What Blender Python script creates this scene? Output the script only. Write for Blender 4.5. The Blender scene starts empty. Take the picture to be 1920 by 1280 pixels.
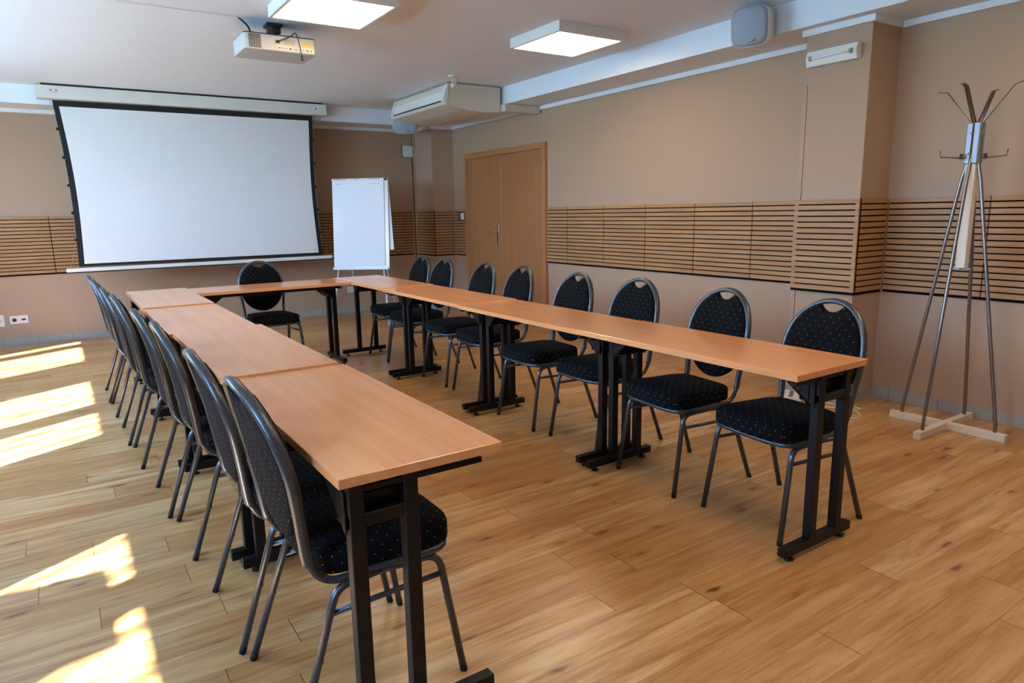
import bpy, bmesh, math, random
from mathutils import Vector, Matrix, Quaternion
random.seed(7)
PI = math.pi
S = bpy.context.scene
COL = S.collection

# ------------------------------------------------------------------ camera
YAW, PITCH, ROLL, CAM_Z, FOC = -0.5860, 0.1893, -0.0185, 1.328, 1268.8
fwd = Vector((-math.sin(YAW)*math.cos(PITCH), math.cos(YAW)*math.cos(PITCH), -math.sin(PITCH)))
rgt0 = Vector((math.cos(YAW), math.sin(YAW), 0)); up0 = rgt0.cross(fwd)
rgt = rgt0*math.cos(ROLL) + up0*math.sin(ROLL); up = -rgt0*math.sin(ROLL) + up0*math.cos(ROLL)
cd = bpy.data.cameras.new('camera'); cam = bpy.data.objects.new('camera', cd); COL.objects.link(cam)
cd.sensor_width = 36; cd.lens = FOC*36/1920; cd.clip_start = 0.05
m = Matrix.Identity(4)
for i in range(3):
    m[i][0], m[i][1], m[i][2] = rgt[i], up[i], -fwd[i]
m[2][3] = CAM_Z
cam.matrix_world = m
S.camera = cam
# ------------------------------------------------------------------ world, sun, exposure
S.view_settings.view_transform = 'Standard'; S.view_settings.look = 'None'
S.view_settings.gamma = 1; S.view_settings.use_curve_mapping = False
S.view_settings.exposure = 0.06
SKY_STRENGTH, SUN_STRENGTH, LAMP_STRENGTH = 62.0, 88.0, 14.0
W = bpy.data.worlds.new('world'); S.world = W; W.use_nodes = True
wn, wl = W.node_tree.nodes, W.node_tree.links
bg = wn['Background']; bg.inputs[1].default_value = SKY_STRENGTH
tc = wn.new('ShaderNodeTexCoord'); sx = wn.new('ShaderNodeSeparateXYZ'); wl.new(tc.outputs['Generated'], sx.inputs[0])
rp = wn.new('ShaderNodeValToRGB'); wl.new(sx.outputs[2], rp.inputs[0])
rp.color_ramp.elements[0].position = 0.0; rp.color_ramp.elements[0].color = (.28, .50, .68, 1)
rp.color_ramp.elements[1].position = 0.02; rp.color_ramp.elements[1].color = (.44, .70, 1.0, 1)
e = rp.color_ramp.elements.new(.6); e.color = (.26, .50, 1.0, 1)
wl.new(rp.outputs[0], bg.inputs[0])
sl = bpy.data.lights.new('sun', 'SUN'); sun = bpy.data.objects.new('sun', sl); COL.objects.link(sun)
sl.energy = SUN_STRENGTH; sl.angle = 0.012; sl.color = (.88, .95, 1.0)
sun.rotation_euler = Vector((-1, -.62, 1.05)).to_track_quat('Z', 'Y').to_euler()
sun.location = (-6, 0, 8)

# room numbers
XL, XR, YB, YN, ZH = -2.0, 4.673, 8.996, -2.4, 2.657
XBEAM, YBEAM, ZB, ZC = 4.23, 8.552, 2.475, 2.436
PX, PY0, PY1 = 4.337, 2.453, 2.901         # pillar on the right wall
CX, CY = 4.346, 8.42                       # pillar in the far corner
PT, PB = 1.371, 0.752                      # slat panels top / bottom
# window panes (y0, y1) on the left wall
WINS = [[(6.18, 7.10), (7.29, 7.49)], [(3.47, 4.09), (4.34, 5.22)], [(0.26, 1.18), (1.41, 1.85)]]
WZ0, WZ1 = 1.40, 2.30
for i, ps in enumerate(WINS):               # daylight enters through the windows
    a0, a1 = ps[0][0], ps[-1][1]
    pl = bpy.data.lights.new('window_daylight', 'AREA'); pl.shape = 'RECTANGLE'
    pl.size = WZ1-WZ0; pl.size_y = a1-a0; pl.cycles.is_portal = True
    po = bpy.data.objects.new('window_daylight', pl); COL.objects.link(po)
    po.location = (-2.155, (a0+a1)/2, (WZ0+WZ1)/2)
    po.rotation_euler = Vector((-1, 0, 0)).to_track_quat('Z', 'Y').to_euler()

# ------------------------------------------------------------------ materials
def srgb(r, g, b):
    f = lambda c: (c/255/12.92) if c/255 <= .04045 else ((c/255+.055)/1.055)**2.4
    return (f(r), f(g), f(b), 1)
def mat(name, col, rough=.5, metal=0, emit=None, es=0, spec=.5, bump=None):
    M = bpy.data.materials.new(name); M.use_nodes = True
    b = M.node_tree.nodes['Principled BSDF']
    b.inputs['Base Color'].default_value = col; b.inputs['Roughness'].default_value = rough
    b.inputs['Metallic'].default_value = metal; b.inputs['Specular IOR Level'].default_value = spec
    if emit: b.inputs['Emission Color'].default_value = emit; b.inputs['Emission Strength'].default_value = es
    if bump:
        n, l = M.node_tree.nodes, M.node_tree.links
        tc = n.new('ShaderNodeTexCoord'); no = n.new('ShaderNodeTexNoise'); bp = n.new('ShaderNodeBump')
        no.inputs['Scale'].default_value = bump[0]; bp.inputs['Strength'].default_value = bump[1]; bp.inputs['Distance'].default_value = bump[2]
        l.new(tc.outputs['Object'], no.inputs['Vector']); l.new(no.outputs[0], bp.inputs['Height']); l.new(bp.outputs[0], b.inputs['Normal'])
    return M
class NT:
    """little helper for math-heavy node trees"""
    def __init__(s, M): s.n, s.l = M.node_tree.nodes, M.node_tree.links; s.b = s.n['Principled BSDF']
    def put(s, sock, v):
        if isinstance(v, (int, float)): sock.default_value = v
        elif isinstance(v, tuple): sock.default_value = v
        else: s.l.new(v, sock)
    def m(s, op, a, b=0., c=0.):
        x = s.n.new('ShaderNodeMath'); x.operation = op
        for i, v in enumerate((a, b, c)): s.put(x.inputs[i], v)
        return x.outputs[0]
    def xyz(s, out):
        x = s.n.new('ShaderNodeSeparateXYZ'); s.l.new(out, x.inputs[0]); return x.outputs
    def comb(s, a, b, c):
        x = s.n.new('ShaderNodeCombineXYZ')
        for i, v in enumerate((a, b, c)): s.put(x.inputs[i], v)
        return x.outputs[0]
    def noise(s, vec, scale, detail=3, rough=.5, w=None, dist=0):
        x = s.n.new('ShaderNodeTexNoise'); s.l.new(vec, x.inputs['Vector'])
        if w is not None: x.noise_dimensions = '4D'; s.put(x.inputs['W'], w)
        x.inputs['Scale'].default_value = scale; x.inputs['Detail'].default_value = detail
        x.inputs['Roughness'].default_value = rough; x.inputs['Distortion'].default_value = dist
        return x.outputs[0]
    def ramp(s, f, stops):
        x = s.n.new('ShaderNodeValToRGB'); s.put(x.inputs[0], f); cr = x.color_ramp
        cr.elements[0].position, cr.elements[0].color = stops[0]; cr.elements[1].position, cr.elements[1].color = stops[-1]
        for p, c in stops[1:-1]: el = cr.elements.new(p); el.color = c
        return x.outputs[0]
    def mix(s, f, a, b, mode='MIX'):
        x = s.n.new('ShaderNodeMix'); x.data_type = 'RGBA'; x.blend_type = mode
        s.put(x.inputs[0], f); s.put(x.inputs[6], a); s.put(x.inputs[7], b); return x.outputs[2]
    def bump(s, h, st, d):
        x = s.n.new('ShaderNodeBump'); x.inputs['Strength'].default_value = st; x.inputs['Distance'].default_value = d
        s.l.new(h, x.inputs['Height']); s.l.new(x.outputs[0], s.b.inputs['Normal'])

def floor_material():
    M = mat('oak_plank_floor', (0, 0, 0, 1), .3, spec=.65); t = NT(M)
    tc = t.n.new('ShaderNodeTexCoord'); o = t.xyz(tc.outputs['Object'])
    yy = t.m('DIVIDE', t.m('SUBTRACT', o[1], .04), .15); row = t.m('FLOOR', yy)
    wn_ = t.n.new('ShaderNodeTexWhiteNoise'); wn_.noise_dimensions = '1D'; t.l.new(row, wn_.inputs['W'])
    xx = t.m('ADD', t.m('DIVIDE', o[0], 1.22), t.m('MULTIPLY', wn_.outputs[0], 7.0)); cl = t.m('FLOOR', xx)
    w2 = t.n.new('ShaderNodeTexWhiteNoise'); w2.noise_dimensions = '2D'; t.l.new(t.comb(row, cl, 0.), w2.inputs['Vector'])
    seed = w2.outputs[0]; sW = t.m('MULTIPLY', seed, 37.)
    fy = t.m('FRACT', yy); fx = t.m('FRACT', xx)
    base = t.ramp(seed, [(0, srgb(184, 135, 80)), (.3, srgb(211, 164, 105)), (.6, srgb(223, 182, 128)), (.8, srgb(203, 156, 97)), (1, srgb(192, 140, 82))])
    v1 = t.comb(t.m('MULTIPLY', o[0], 1.1), t.m('MULTIPLY', o[1], 13.), 0.)
    g1 = t.noise(v1, 1.6, 5, .62, sW, .6)
    c = t.mix(t.ramp(g1, [(.34, (1, 1, 1, 1)), (.62, (0, 0, 0, 1))]), base, srgb(160, 100, 46))
    v2 = t.comb(t.m('MULTIPLY', o[0], 3.), t.m('MULTIPLY', o[1], 90.), 0.)
    g2 = t.noise(v2, 1.5, 4, .7, sW)
    c = t.mix(t.m('MULTIPLY', t.ramp(g2, [(.45, (0, 0, 0, 1)), (.75, (1, 1, 1, 1))]), .55), c, srgb(218, 170, 106))
    # knots: few, elongated, dark
    vo = t.n.new('ShaderNodeTexVoronoi'); vo.voronoi_dimensions = '2D'; vo.inputs['Scale'].default_value = 1.
    t.l.new(t.comb(t.m('ADD', t.m('MULTIPLY', o[0], 1.7), sW), t.m('ADD', t.m('MULTIPLY', o[1], 5.6), t.m('MULTIPLY', sW, 1.7)), 0.), vo.inputs['Vector'])
    kn = t.m('ADD', vo.outputs['Distance'], t.m('MULTIPLY', t.m('SUBTRACT', t.noise(t.comb(t.m('MULTIPLY', o[0], 12.), t.m('MULTIPLY', o[1], 45.), 0.), 1., 3), .5), .22))
    ks = t.m('GREATER_THAN', t.xyz(vo.outputs['Color'])[0], .35)
    c = t.mix(t.m('MULTIPLY', t.ramp(kn, [(.0, (.55, .55, .55, 1)), (.20, (0, 0, 0, 1))]), ks), c, srgb(150, 92, 44))
    c = t.mix(t.m('MULTIPLY', t.ramp(kn, [(.0, (.9, .9, .9, 1)), (.075, (0, 0, 0, 1))]), ks), c, srgb(96, 54, 26))
    # soft brown flames round them
    g3 = t.noise(t.comb(t.m('MULTIPLY', o[0], 2.6), t.m('MULTIPLY', o[1], 16.), 0.), 2., 3, .55, sW, 1.2)
    c = t.mix(t.m('MULTIPLY', t.ramp(g3, [(.6, (0, 0, 0, 1)), (.75, (1, 1, 1, 1))]), .5), c, srgb(128, 78, 40))
    ey = t.m('MINIMUM', fy, t.m('SUBTRACT', 1., fy)); ex = t.m('MINIMUM', fx, t.m('SUBTRACT', 1., fx))
    line = t.m('MAXIMUM', t.m('MULTIPLY', t.m('LESS_THAN', ey, .009), .45), t.m('MULTIPLY', t.m('LESS_THAN', ex, .0013), .85))
    c = t.mix(line, c, srgb(88, 58, 34))
    t.l.new(c, t.b.inputs['Base Color'])
    t.l.new(t.m('ADD', t.m('MULTIPLY', g2, .16), .22), t.b.inputs['Roughness'])
    t.bump(t.m('SUBTRACT', g2, t.m('MULTIPLY', line, 2.)), .12, .001)
    return M
def wood_material(name, c0, c1, axis, rough=.4, scale=1., across=30., along=1.4):
    """fine straight grain running along the given local axis"""
    M = mat(name, c0, rough); t = NT(M)
    tc = t.n.new('ShaderNodeTexCoord'); o = t.xyz(tc.outputs['Object'])
    k = [across]*3; k[axis] = along
    oi = t.n.new('ShaderNodeObjectInfo')
    v = t.comb(*[t.m('MULTIPLY', o[i], k[i]*scale) for i in range(3)])
    g = t.noise(v, 1., 5, .6, t.m('MULTIPLY', oi.outputs['Random'], 20.), .5)
    g2 = t.noise(t.comb(*[t.m('MULTIPLY', o[i], k[i]*scale*.22) for i in range(3)]), 1., 3, .5, t.m('MULTIPLY', oi.outputs['Random'], 9.), 1.)
    c = t.mix(t.ramp(g, [(.3, (0, 0, 0, 1)), (.75, (1, 1, 1, 1))]), c0, c1)
    c = t.mix(t.m('MULTIPLY', t.ramp(g2, [(.4, (0, 0, 0, 1)), (.7, (1, 1, 1, 1))]), .35), c, c1)
    t.l.new(c, t.b.inputs['Base Color'])
    return M
def fabric_material(name):
    """near-black cloth with a staggered lattice of tiny pale dots, laid out on the mesh's metric UVs"""
    M = mat(name, srgb(26, 27, 34), .95, spec=.15); t = NT(M)
    uv = t.n.new('ShaderNodeUVMap'); o = t.xyz(uv.outputs[0])
    def lat(off):
        a = t.m('SUBTRACT', t.m('FRACT', t.m('ADD', t.m('DIVIDE', o[0], .044), off)), .5)
        b = t.m('SUBTRACT', t.m('FRACT', t.m('ADD', t.m('DIVIDE', o[1], .044), off)), .5)
        return t.m('SQRT', t.m('ADD', t.m('MULTIPLY', a, a), t.m('MULTIPLY', b, b)))
    d = t.m('MINIMUM', lat(0.), lat(.5))
    tcn = t.n.new('ShaderNodeTexCoord')
    we = t.noise(tcn.outputs['Object'], 900., 2)
    base = t.mix(t.ramp(we, [(.35, (0, 0, 0, 1)), (.7, (1, 1, 1, 1))]), srgb(4, 4, 5), srgb(17, 17, 19))
    c = t.mix(t.m('LESS_THAN', d, .032), base, srgb(176, 166, 146))
    t.l.new(c, t.b.inputs['Base Color'])
    t.bump(we, .3, .0006)
    return M
def hammer_material():
    M = mat('hammered_grey_frame', srgb(82, 88, 96), .34, .75); t = NT(M)
    tc = t.n.new('ShaderNodeTexCoord')
    vo = t.n.new('ShaderNodeTexVoronoi'); vo.inputs['Scale'].default_value = 620; t.l.new(tc.outputs['Object'], vo.inputs['Vector'])
    c = t.ramp(vo.outputs['Distance'], [(.1, srgb(112, 117, 123)), (.8, srgb(58, 61, 66))])
    t.l.new(c, t.b.inputs['Base Color']); t.bump(vo.outputs['Distance'], .25, .0004)
    return M
def pane_material():
    """thin glass with upright streaks added to stripe the sun patches"""
    M = bpy.data.materials.new('window_glass'); M.use_nodes = True
    n, l = M.node_tree.nodes, M.node_tree.links; n.remove(n['Principled BSDF'])
    tr = n.new('ShaderNodeBsdfTransparent'); gl = n.new('ShaderNodeBsdfGlossy'); gl.inputs['Roughness'].default_value = .02
    mx = n.new('ShaderNodeMixShader'); 
    tc = n.new('ShaderNodeTexCoord'); mp = n.new('ShaderNodeMapping'); mp.inputs['Scale'].default_value = (0, 11, 0)
    no = n.new('ShaderNodeTexNoise'); no.inputs['Scale'].default_value = 1; no.inputs['Detail'].default_value = 1
    cr = n.new('ShaderNodeValToRGB'); cr.color_ramp.elements[0].position = .42; cr.color_ramp.elements[0].color = (.5, .5, .5, 1)  # darker bands in the tint put stripes into the sun patches
    cr.color_ramp.elements[1].position = .52; cr.color_ramp.elements[1].color = (1, 1, 1, 1)
    l.new(tc.outputs['Object'], mp.inputs[0]); l.new(mp.outputs[0], no.inputs['Vector']); l.new(no.outputs[0], cr.inputs[0]); l.new(cr.outputs[0], tr.inputs[0])
    mx.inputs[0].default_value = .07; l.new(tr.outputs[0], mx.inputs[1]); l.new(gl.outputs[0], mx.inputs[2]); l.new(mx.outputs[0], n['Material Output'].inputs[0])
    return M

M_floor = floor_material()
M_wall = mat('tan_wall_paint', srgb(177, 149, 125), .75, spec=.25, bump=(160, .05, .001))
M_white = mat('white_ceiling_paint', srgb(230, 238, 245), .8, spec=.2, bump=(120, .04, .001))
M_cornice = mat('cornice_white', srgb(230, 232, 234), .6, spec=.3)
M_tile = mat('grey_skirting_tile', srgb(160, 157, 150), .3)
M_grout = mat('tile_grout', srgb(105, 102, 98), .8)
M_slat = wood_material('oak_slat', srgb(184, 140, 94), srgb(152, 108, 66), 0, .55, 1., 26., 2.2)
M_slat_y = wood_material('oak_slat_side', srgb(184, 140, 94), srgb(152, 108, 66), 1, .55, 1., 26., 2.2)
M_felt = mat('black_felt', srgb(18, 17, 17), .95, spec=.1)
M_top = wood_material('beech_table_top', srgb(230, 160, 106), srgb(212, 140, 86), 1, .2, 1., 38., 1.6)
M_top.node_tree.nodes['Principled BSDF'].inputs['Specular IOR Level'].default_value = .95
M_door = wood_material('beech_door', srgb(174, 117, 74), srgb(152, 98, 58), 2, .42, 1., 42., 1.3)
M_frame_door = mat('door_frame_beech', srgb(178, 118, 74), .4)
M_blacksteel = mat('black_steel', srgb(12, 11, 11), .45, .0, spec=.3)
M_rubber = mat('black_rubber', srgb(14, 14, 14), .7)
M_fabric = fabric_material('dotted_black_fabric')
M_hammer = hammer_material()
M_steel = mat('brushed_steel', srgb(142, 134, 126), .36, 1.)
M_chrome = mat('chrome', srgb(200, 200, 200), .16, 1.)
M_galv = mat('galvanised_steel', srgb(150, 160, 172), .5, .7)
M_pwood = mat('white_painted_wood', srgb(224, 214, 196), .5)
M_plastic = mat('white_plastic', srgb(226, 226, 222), .38)
M_projector = mat('projector_plastic', srgb(190, 191, 190), .45)
M_cream = mat('cream_plastic', srgb(214, 206, 190), .45)
M_grill = mat('grey_speaker_grille', srgb(150, 160, 172), .55, bump=(700, .3, .001))
M_screen = mat('screen_fabric', srgb(226, 228, 230), .85, spec=.15)
M_black_border = mat('black_screen_border', srgb(14, 16, 24), .8)
M_casing = mat('screen_casing', srgb(216, 216, 210), .45)
M_paper = mat('paper', srgb(232, 236, 242), .7, spec=.2)
M_board = mat('whiteboard_enamel', srgb(228, 230, 232), .25)
M_dark = mat('dark_plastic', srgb(30, 31, 34), .5)
M_socket = mat('socket_dark', srgb(48, 52, 56), .5)
M_yellow = mat('yellow_sticker', srgb(226, 186, 30), .5)
M_red = mat('red_ink', srgb(205, 120, 130), .6)
M_blue = mat('blue_ink', srgb(40, 62, 150), .5)
M_brass = mat('brass_plug', srgb(214, 160, 80), .3, 1.)
M_grey = mat('grey_plastic', srgb(150, 148, 144), .5)
M_pane = pane_material()
M_lamp = mat('led_diffuser', (1, 1, 1, 1), .5, emit=(1, .76, .50, 1), es=LAMP_STRENGTH)
M_tube = mat('fluorescent_tube', srgb(240, 240, 238), .25)

# ------------------------------------------------------------------ mesh helpers
class MB:
    """collects shapes, builds ONE mesh object"""
    def __init__(s): s.bm = bmesh.new(); s.mi = 0
    def _take(s, tmp, mi, smooth=False, M=None):
        if M is not None: bmesh.ops.transform(tmp, matrix=M, verts=tmp.verts)
        mp = {}
        for v in tmp.verts: mp[v] = s.bm.verts.new(v.co)
        for f in tmp.faces:
            try: g = s.bm.faces.new([mp[v] for v in f.verts]); g.material_index = mi; g.smooth = f.smooth or smooth
            except ValueError: pass
        tmp.free()
    def box(s, x0, x1, y0, y1, z0, z1, bev=0, mi=0, M=None, seg=1):
        t = bmesh.new(); bmesh.ops.create_cube(t, size=1)
        for v in t.verts: v.co = Vector(((x0+x1)/2+v.co.x*(x1-x0), (y0+y1)/2+v.co.y*(y1-y0), (z0+z1)/2+v.co.z*(z1-z0)))
        if bev: bmesh.ops.bevel(t, geom=t.edges[:], offset=bev, segments=seg, affect='EDGES', profile=.5)
        s._take(t, mi, M=M); return s
    def prism(s, pts, a0, a1, axis='x', mi=0, bev=0, M=None, smooth=False):
        """polygon in the two other axes, extruded along axis"""
        def P(p, a): return {'x': (a, p[0], p[1]), 'y': (p[0], a, p[1]), 'z': (p[0], p[1], a)}[axis]
        t = bmesh.new(); A = [t.verts.new(P(p, a0)) for p in pts]; B = [t.verts.new(P(p, a1)) for p in pts]; n = len(pts)
        t.faces.new(A); t.faces.new(B[::-1])
        for i in range(n):
            f = t.faces.new((A[i], B[i], B[(i+1) % n], A[(i+1) % n])); f.smooth = smooth
        bmesh.ops.recalc_face_normals(t, faces=t.faces)
        if bev: bmesh.ops.bevel(t, geom=t.edges[:], offset=bev, segments=1, affect='EDGES')
        s._take(t, mi, M=M); return s
    def sweep(s, path, ra, rb=None, n=10, closed=False, upv=None, mi=0, caps=True, M=None):
        """tube along path; ra = radius across upv plane, rb = radius along upv"""
        rb = rb or ra; path = [Vector(p) for p in path]; N = len(path); t = bmesh.new(); rings = []
        prev = None
        for i, p in enumerate(path):
            if closed: d = path[(i+1) % N]-path[i-1]
            else: d = path[min(i+1, N-1)]-path[max(i-1, 0)]
            d.normalize()
            u = upv(p) if callable(upv) else (Vector(upv) if upv else (prev if prev is not None else (Vector((0, 0, 1)) if abs(d.z) < .9 else Vector((1, 0, 0)))))
            u = (u - d*u.dot(d))
            if u.length < 1e-5: u = prev if prev is not None else Vector((1, 0, 0)); u = u-d*u.dot(d)
            u.normalize(); prev = u; w = d.cross(u)
            rr = ra[i] if isinstance(ra, (list, tuple)) else ra; rc = rb[i] if isinstance(rb, (list, tuple)) else rb
            rings.append([t.verts.new(p+w*math.cos(2*PI*k/n)*rr+u*math.sin(2*PI*k/n)*rc) for k in range(n)])
        for i in range(N if closed else N-1):
            A, B = rings[i], rings[(i+1) % N]
            for k in range(n):
                f = t.faces.new((A[k], A[(k+1) % n], B[(k+1) % n], B[k])); f.smooth = True
        if not closed and caps: t.faces.new(rings[0][::-1]); t.faces.new(rings[-1])
        bmesh.ops.recalc_face_normals(t, faces=t.faces)
        s._take(t, mi, M=M); return s
    def lathe(s, prof, n=24, mi=0, M=None, smooth=True):
        t = bmesh.new(); R = []
        for r, z in prof: R.append([t.verts.new((r*math.cos(2*PI*k/n), r*math.sin(2*PI*k/n), z)) for k in range(n)] if r > 1e-6 else [t.verts.new((0, 0, z))])
        for a, b in zip(R, R[1:]):
            for k in range(n):
                q = [a[k % len(a)], a[(k+1) % n % len(a)], b[(k+1) % n % len(b)], b[k % len(b)]]
                q = [v for i, v in enumerate(q) if v not in q[:i]]
                if len(q) > 2: f = t.faces.new(q); f.smooth = smooth
        if len(R[0]) > 1: t.faces.new(R[0])
        if len(R[-1]) > 1: t.faces.new(R[-1][::-1])
        bmesh.ops.recalc_face_normals(t, faces=t.faces)
        s._take(t, mi, M=M); return s
    def rings(s, rs, mi=0, cap0=True, cap1=True, smooth=True):
        """loft a list of equal-length loops"""
        t = bmesh.new(); R = [[t.verts.new(p) for p in r] for r in rs]; n = len(R[0])
        for a, b in zip(R, R[1:]):
            for k in range(n): f = t.faces.new((a[k], a[(k+1) % n], b[(k+1) % n], b[k])); f.smooth = smooth
        if cap0: t.faces.new(R[0][::-1])
        if cap1: f = t.faces.new(R[-1]); f.smooth = smooth
        bmesh.ops.recalc_face_normals(t, faces=t.faces)
        s._take(t, mi); return s
    def build(s, name, mats, parent=None, uv=False, **props):
        me = bpy.data.meshes.new(name)
        if uv:
            L = s.bm.loops.layers.uv.new('UVMap')
            for f in s.bm.faces:
                f.normal_update(); nx, ny, nz = (abs(c) for c in f.normal)
                for lp in f.loops:
                    c = lp.vert.co
                    lp[L].uv = (c.x, c.y) if nz >= max(nx, ny)*.75 else ((c.y, c.z) if nx >= ny else (c.x, c.z))
        s.bm.to_mesh(me); s.bm.free()
        for mm in (mats if isinstance(mats, (list, tuple)) else [mats]): me.materials.append(mm)
        o = bpy.data.objects.new(name, me); COL.objects.link(o)
        if parent: o.parent = parent
        for k, v in props.items(): o[k] = v
        return o
def tag(o, label, cat, group=None, kind=None):
    if label: o['label'] = label
    if cat: o['category'] = cat
    if group: o['group'] = group
    if kind: o['kind'] = kind
    return o
def thing(name, label, cat, loc=(0, 0, 0), rz=0, group=None):
    o = bpy.data.objects.new(name, None); COL.objects.link(o); o.empty_display_size = .1
    o.location = loc; o.rotation_euler = (0, 0, rz)
    return tag(o, label, cat, group)
def struct(name, mb, mats, parent=None, **k):
    o = mb.build(name, mats, parent, **k)
    if not parent: o['kind'] = 'structure'
    return o
def copy_tree(o, parent=None):
    c = o.copy(); COL.objects.link(c); c.parent = parent
    for ch in [x for x in bpy.data.objects if x.parent == o]: copy_tree(ch, c)
    return c
def fillet(pts, rads, seg=7):
    """polyline with rounded corners"""
    pts = [Vector(p) for p in pts]; out = [pts[0]]
    for i in range(1, len(pts)-1):
        a, b, c = pts[i-1], pts[i], pts[i+1]; r = rads[i-1] if isinstance(rads, (list, tuple)) else rads
        u = (a-b).normalized(); w = (c-b).normalized(); ang = u.angle(w); d = min(r/math.tan(ang/2), (a-b).length*.49, (c-b).length*.49)
        p0, p1 = b+u*d, b+w*d
        for k in range(seg+1):
            t = k/seg; out.append(p0*(1-t)**2+b*2*t*(1-t)+p1*t*t)
    out.append(pts[-1]); return out
def lerp(tab, z):
    if z <= tab[0][0]: return tab[0][1]
    for (a, va), (b, vb) in zip(tab, tab[1:]):
        if z <= b: t = (z-a)/(b-a); return va+(vb-va)*t
    return tab[-1][1]
def smooth_path(pts, n):
    """Catmull-Rom resample"""
    pts = [Vector(p) for p in pts]; out = []
    for i in range(len(pts)-1):
        p0, p1, p2, p3 = pts[max(i-1, 0)], pts[i], pts[i+1], pts[min(i+2, len(pts)-1)]
        for k in range(n):
            t = k/n; out.append(.5*((2*p1)+(p2-p0)*t+(2*p0-5*p1+4*p2-p3)*t*t+(3*p1-p0-3*p2+p3)*t**3))
    out.append(pts[-1]); return out
def MT(x, y, z, rz=0, rx=0, ry=0):
    return Matrix.Translation((x, y, z)) @ Matrix.Rotation(rz, 4, 'Z') @ Matrix.Rotation(ry, 4, 'Y') @ Matrix.Rotation(rx, 4, 'X')

# ------------------------------------------------------------------ room shell
struct('floor', MB().box(XL-.14, XR+.2, YN-.2, YB+.2, -.12, 0), M_floor)
struct('ceiling', MB().box(XL-.14, XR+.2, YN-.2, YB+.2, ZH, ZH+.15), M_white)
struct('wall_back', MB().box(XL-.14, XR+.2, YB, YB+.2, 0, ZH), M_wall)
struct('wall_front', MB().box(XL-.14, XR+.2, YN-.2, YN, 0, ZH), M_wall)
struct('wall_right', MB().box(XR, XR+.2, YN, YB, 0, ZH), M_wall)
wl_ = MB(); spans = sorted((w[0][0]-.07, w[-1][1]+.07) for w in WINS)
wl_.box(XL-.14, XL, YN, YB, 0, WZ0-.07); wl_.box(XL-.14, XL, YN, YB, WZ1+.12, ZH)
y = YN
for a, b in spans: wl_.box(XL-.14, XL, y, a, WZ0-.07, WZ1+.12); y = b
wl_.box(XL-.14, XL, y, YB, WZ0-.07, WZ1+.12)
struct('wall_left', wl_, M_wall)
for i, ps in enumerate(WINS):
    a, b = ps[0][0]-.07, ps[-1][1]+.07; x0, x1 = -2.11, -2.05
    f = MB(); f.box(x0, x1, a, b, WZ0-.07, WZ0, .004).box(x0, x1, a, b, WZ1, WZ1+.12, .004)
    f.box(x0, x1, a, a+.07, WZ0, WZ1, .004).box(x0, x1, b-.07, b, WZ0, WZ1, .004).box(x0, x1, ps[0][1], ps[1][0], WZ0, WZ1, .004)
    w = struct('window_%d' % (i+1), f, M_plastic)
    for p in ps:
        MB().box(-2.082, -2.078, p[0], p[1], WZ0, WZ1).build('glass_pane', M_pane, w)
    MB().box(-2.05, XL+.10, a, b, WZ0-.10, WZ0-.07, .005).build('window_sill', M_plastic, w)
    if i == 2:   # unseen panels added here to cut the sun patches to shape
        MB().prism([(1.38, 1.42), (1.38, 2.17), (1.615, 2.162), (1.787, 1.866), (1.87, 1.76), (1.87, 1.42)], -2.048, -2.038, 'x').build('sun_blocker', M_cream, w)
        MB().prism([(1.21, 1.42), (1.21, 2.17), (1.033, 2.167), (1.105, 2.0), (1.07, 1.42)], -2.048, -2.038, 'x').build('sun_blocker', M_cream, w)

# ceiling beams (boxed downstands) along right and back walls with soffit
b_ = MB(); b_.prism([(XBEAM, YN), (XR, YN), (XR, YB), (XL, YB), (XL, YBEAM), (XBEAM, YBEAM)], ZB, ZH, 'z')
struct('trim_1', b_, M_white)
# cornice strips under the beams
c_ = MB(); t_ = .022
c_.box(XL, CX-t_, YB-t_, YB, ZC, ZB).box(CX-t_, CX, CY-t_, YB, ZC, ZB).box(CX, XR, CY-t_, CY, ZC, ZB)
c_.box(XR-t_, XR, PY1+t_, CY-t_, ZC, ZB).box(PX, XR, PY1, PY1+t_, ZC, ZB).box(PX-t_, PX, PY0-t_, PY1+t_, ZC, ZB).box(PX, XR, PY0-t_, PY0, ZC, ZB).box(XR-t_, XR, YN, PY0-t_, ZC, ZB)
struct('trim_2', c_, M_cornice)
# pillars
p_ = MB().box(PX, XR, PY0, PY1, 0, ZB); p_.box(PX-.006, PX, PY0-.003, PY1-.032, .08, 2.26, .001).box(PX-.010, PX, PY1-.030, PY1+.004, 0, 2.125, .001)
struct('wall_pillar', p_, M_wall)
struct('wall_corner_pillar', MB().box(CX, XR, CY, YB, 0, ZB), M_wall)
# grey tile skirting, one object per wall
def skirting(name, segs):
    b = MB()
    for ax, fix, a0, a1, sgn, ph in segs:       # ax 'x' runs along x at y=fix, depth sgn
        d = .011*sgn
        k = math.floor((a0-ph)/.318); cur = a0
        while cur < a1-1e-4:
            k += 1; nx = min(ph+k*.318, a1)
            if nx-cur < .004: continue
            u0, u1 = cur+.0015, nx-.0015
            if ax == 'x': b.box(u0, u1, min(fix, fix+d), max(fix, fix+d), 0, .078, .0015)
            else: b.box(min(fix, fix+d), max(fix, fix+d), u0, u1, 0, .078, .0015)
            cur = nx
        if ax == 'x': b.box(a0, a1, min(fix, fix+d*.7), max(fix, fix+d*.7), 0, .076, mi=1)
        else: b.box(min(fix, fix+d*.7), max(fix, fix+d*.7), a0, a1, 0, .076, mi=1)
    struct(name, b, [M_tile, M_grout])
skirting('baseboard_back', [('x', YB, XL, CX, -1, .041), ('y', CX, CY, YB, -1, 8.7), ('x', CY, CX-.011, XR, -1, 4.5)])
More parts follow.
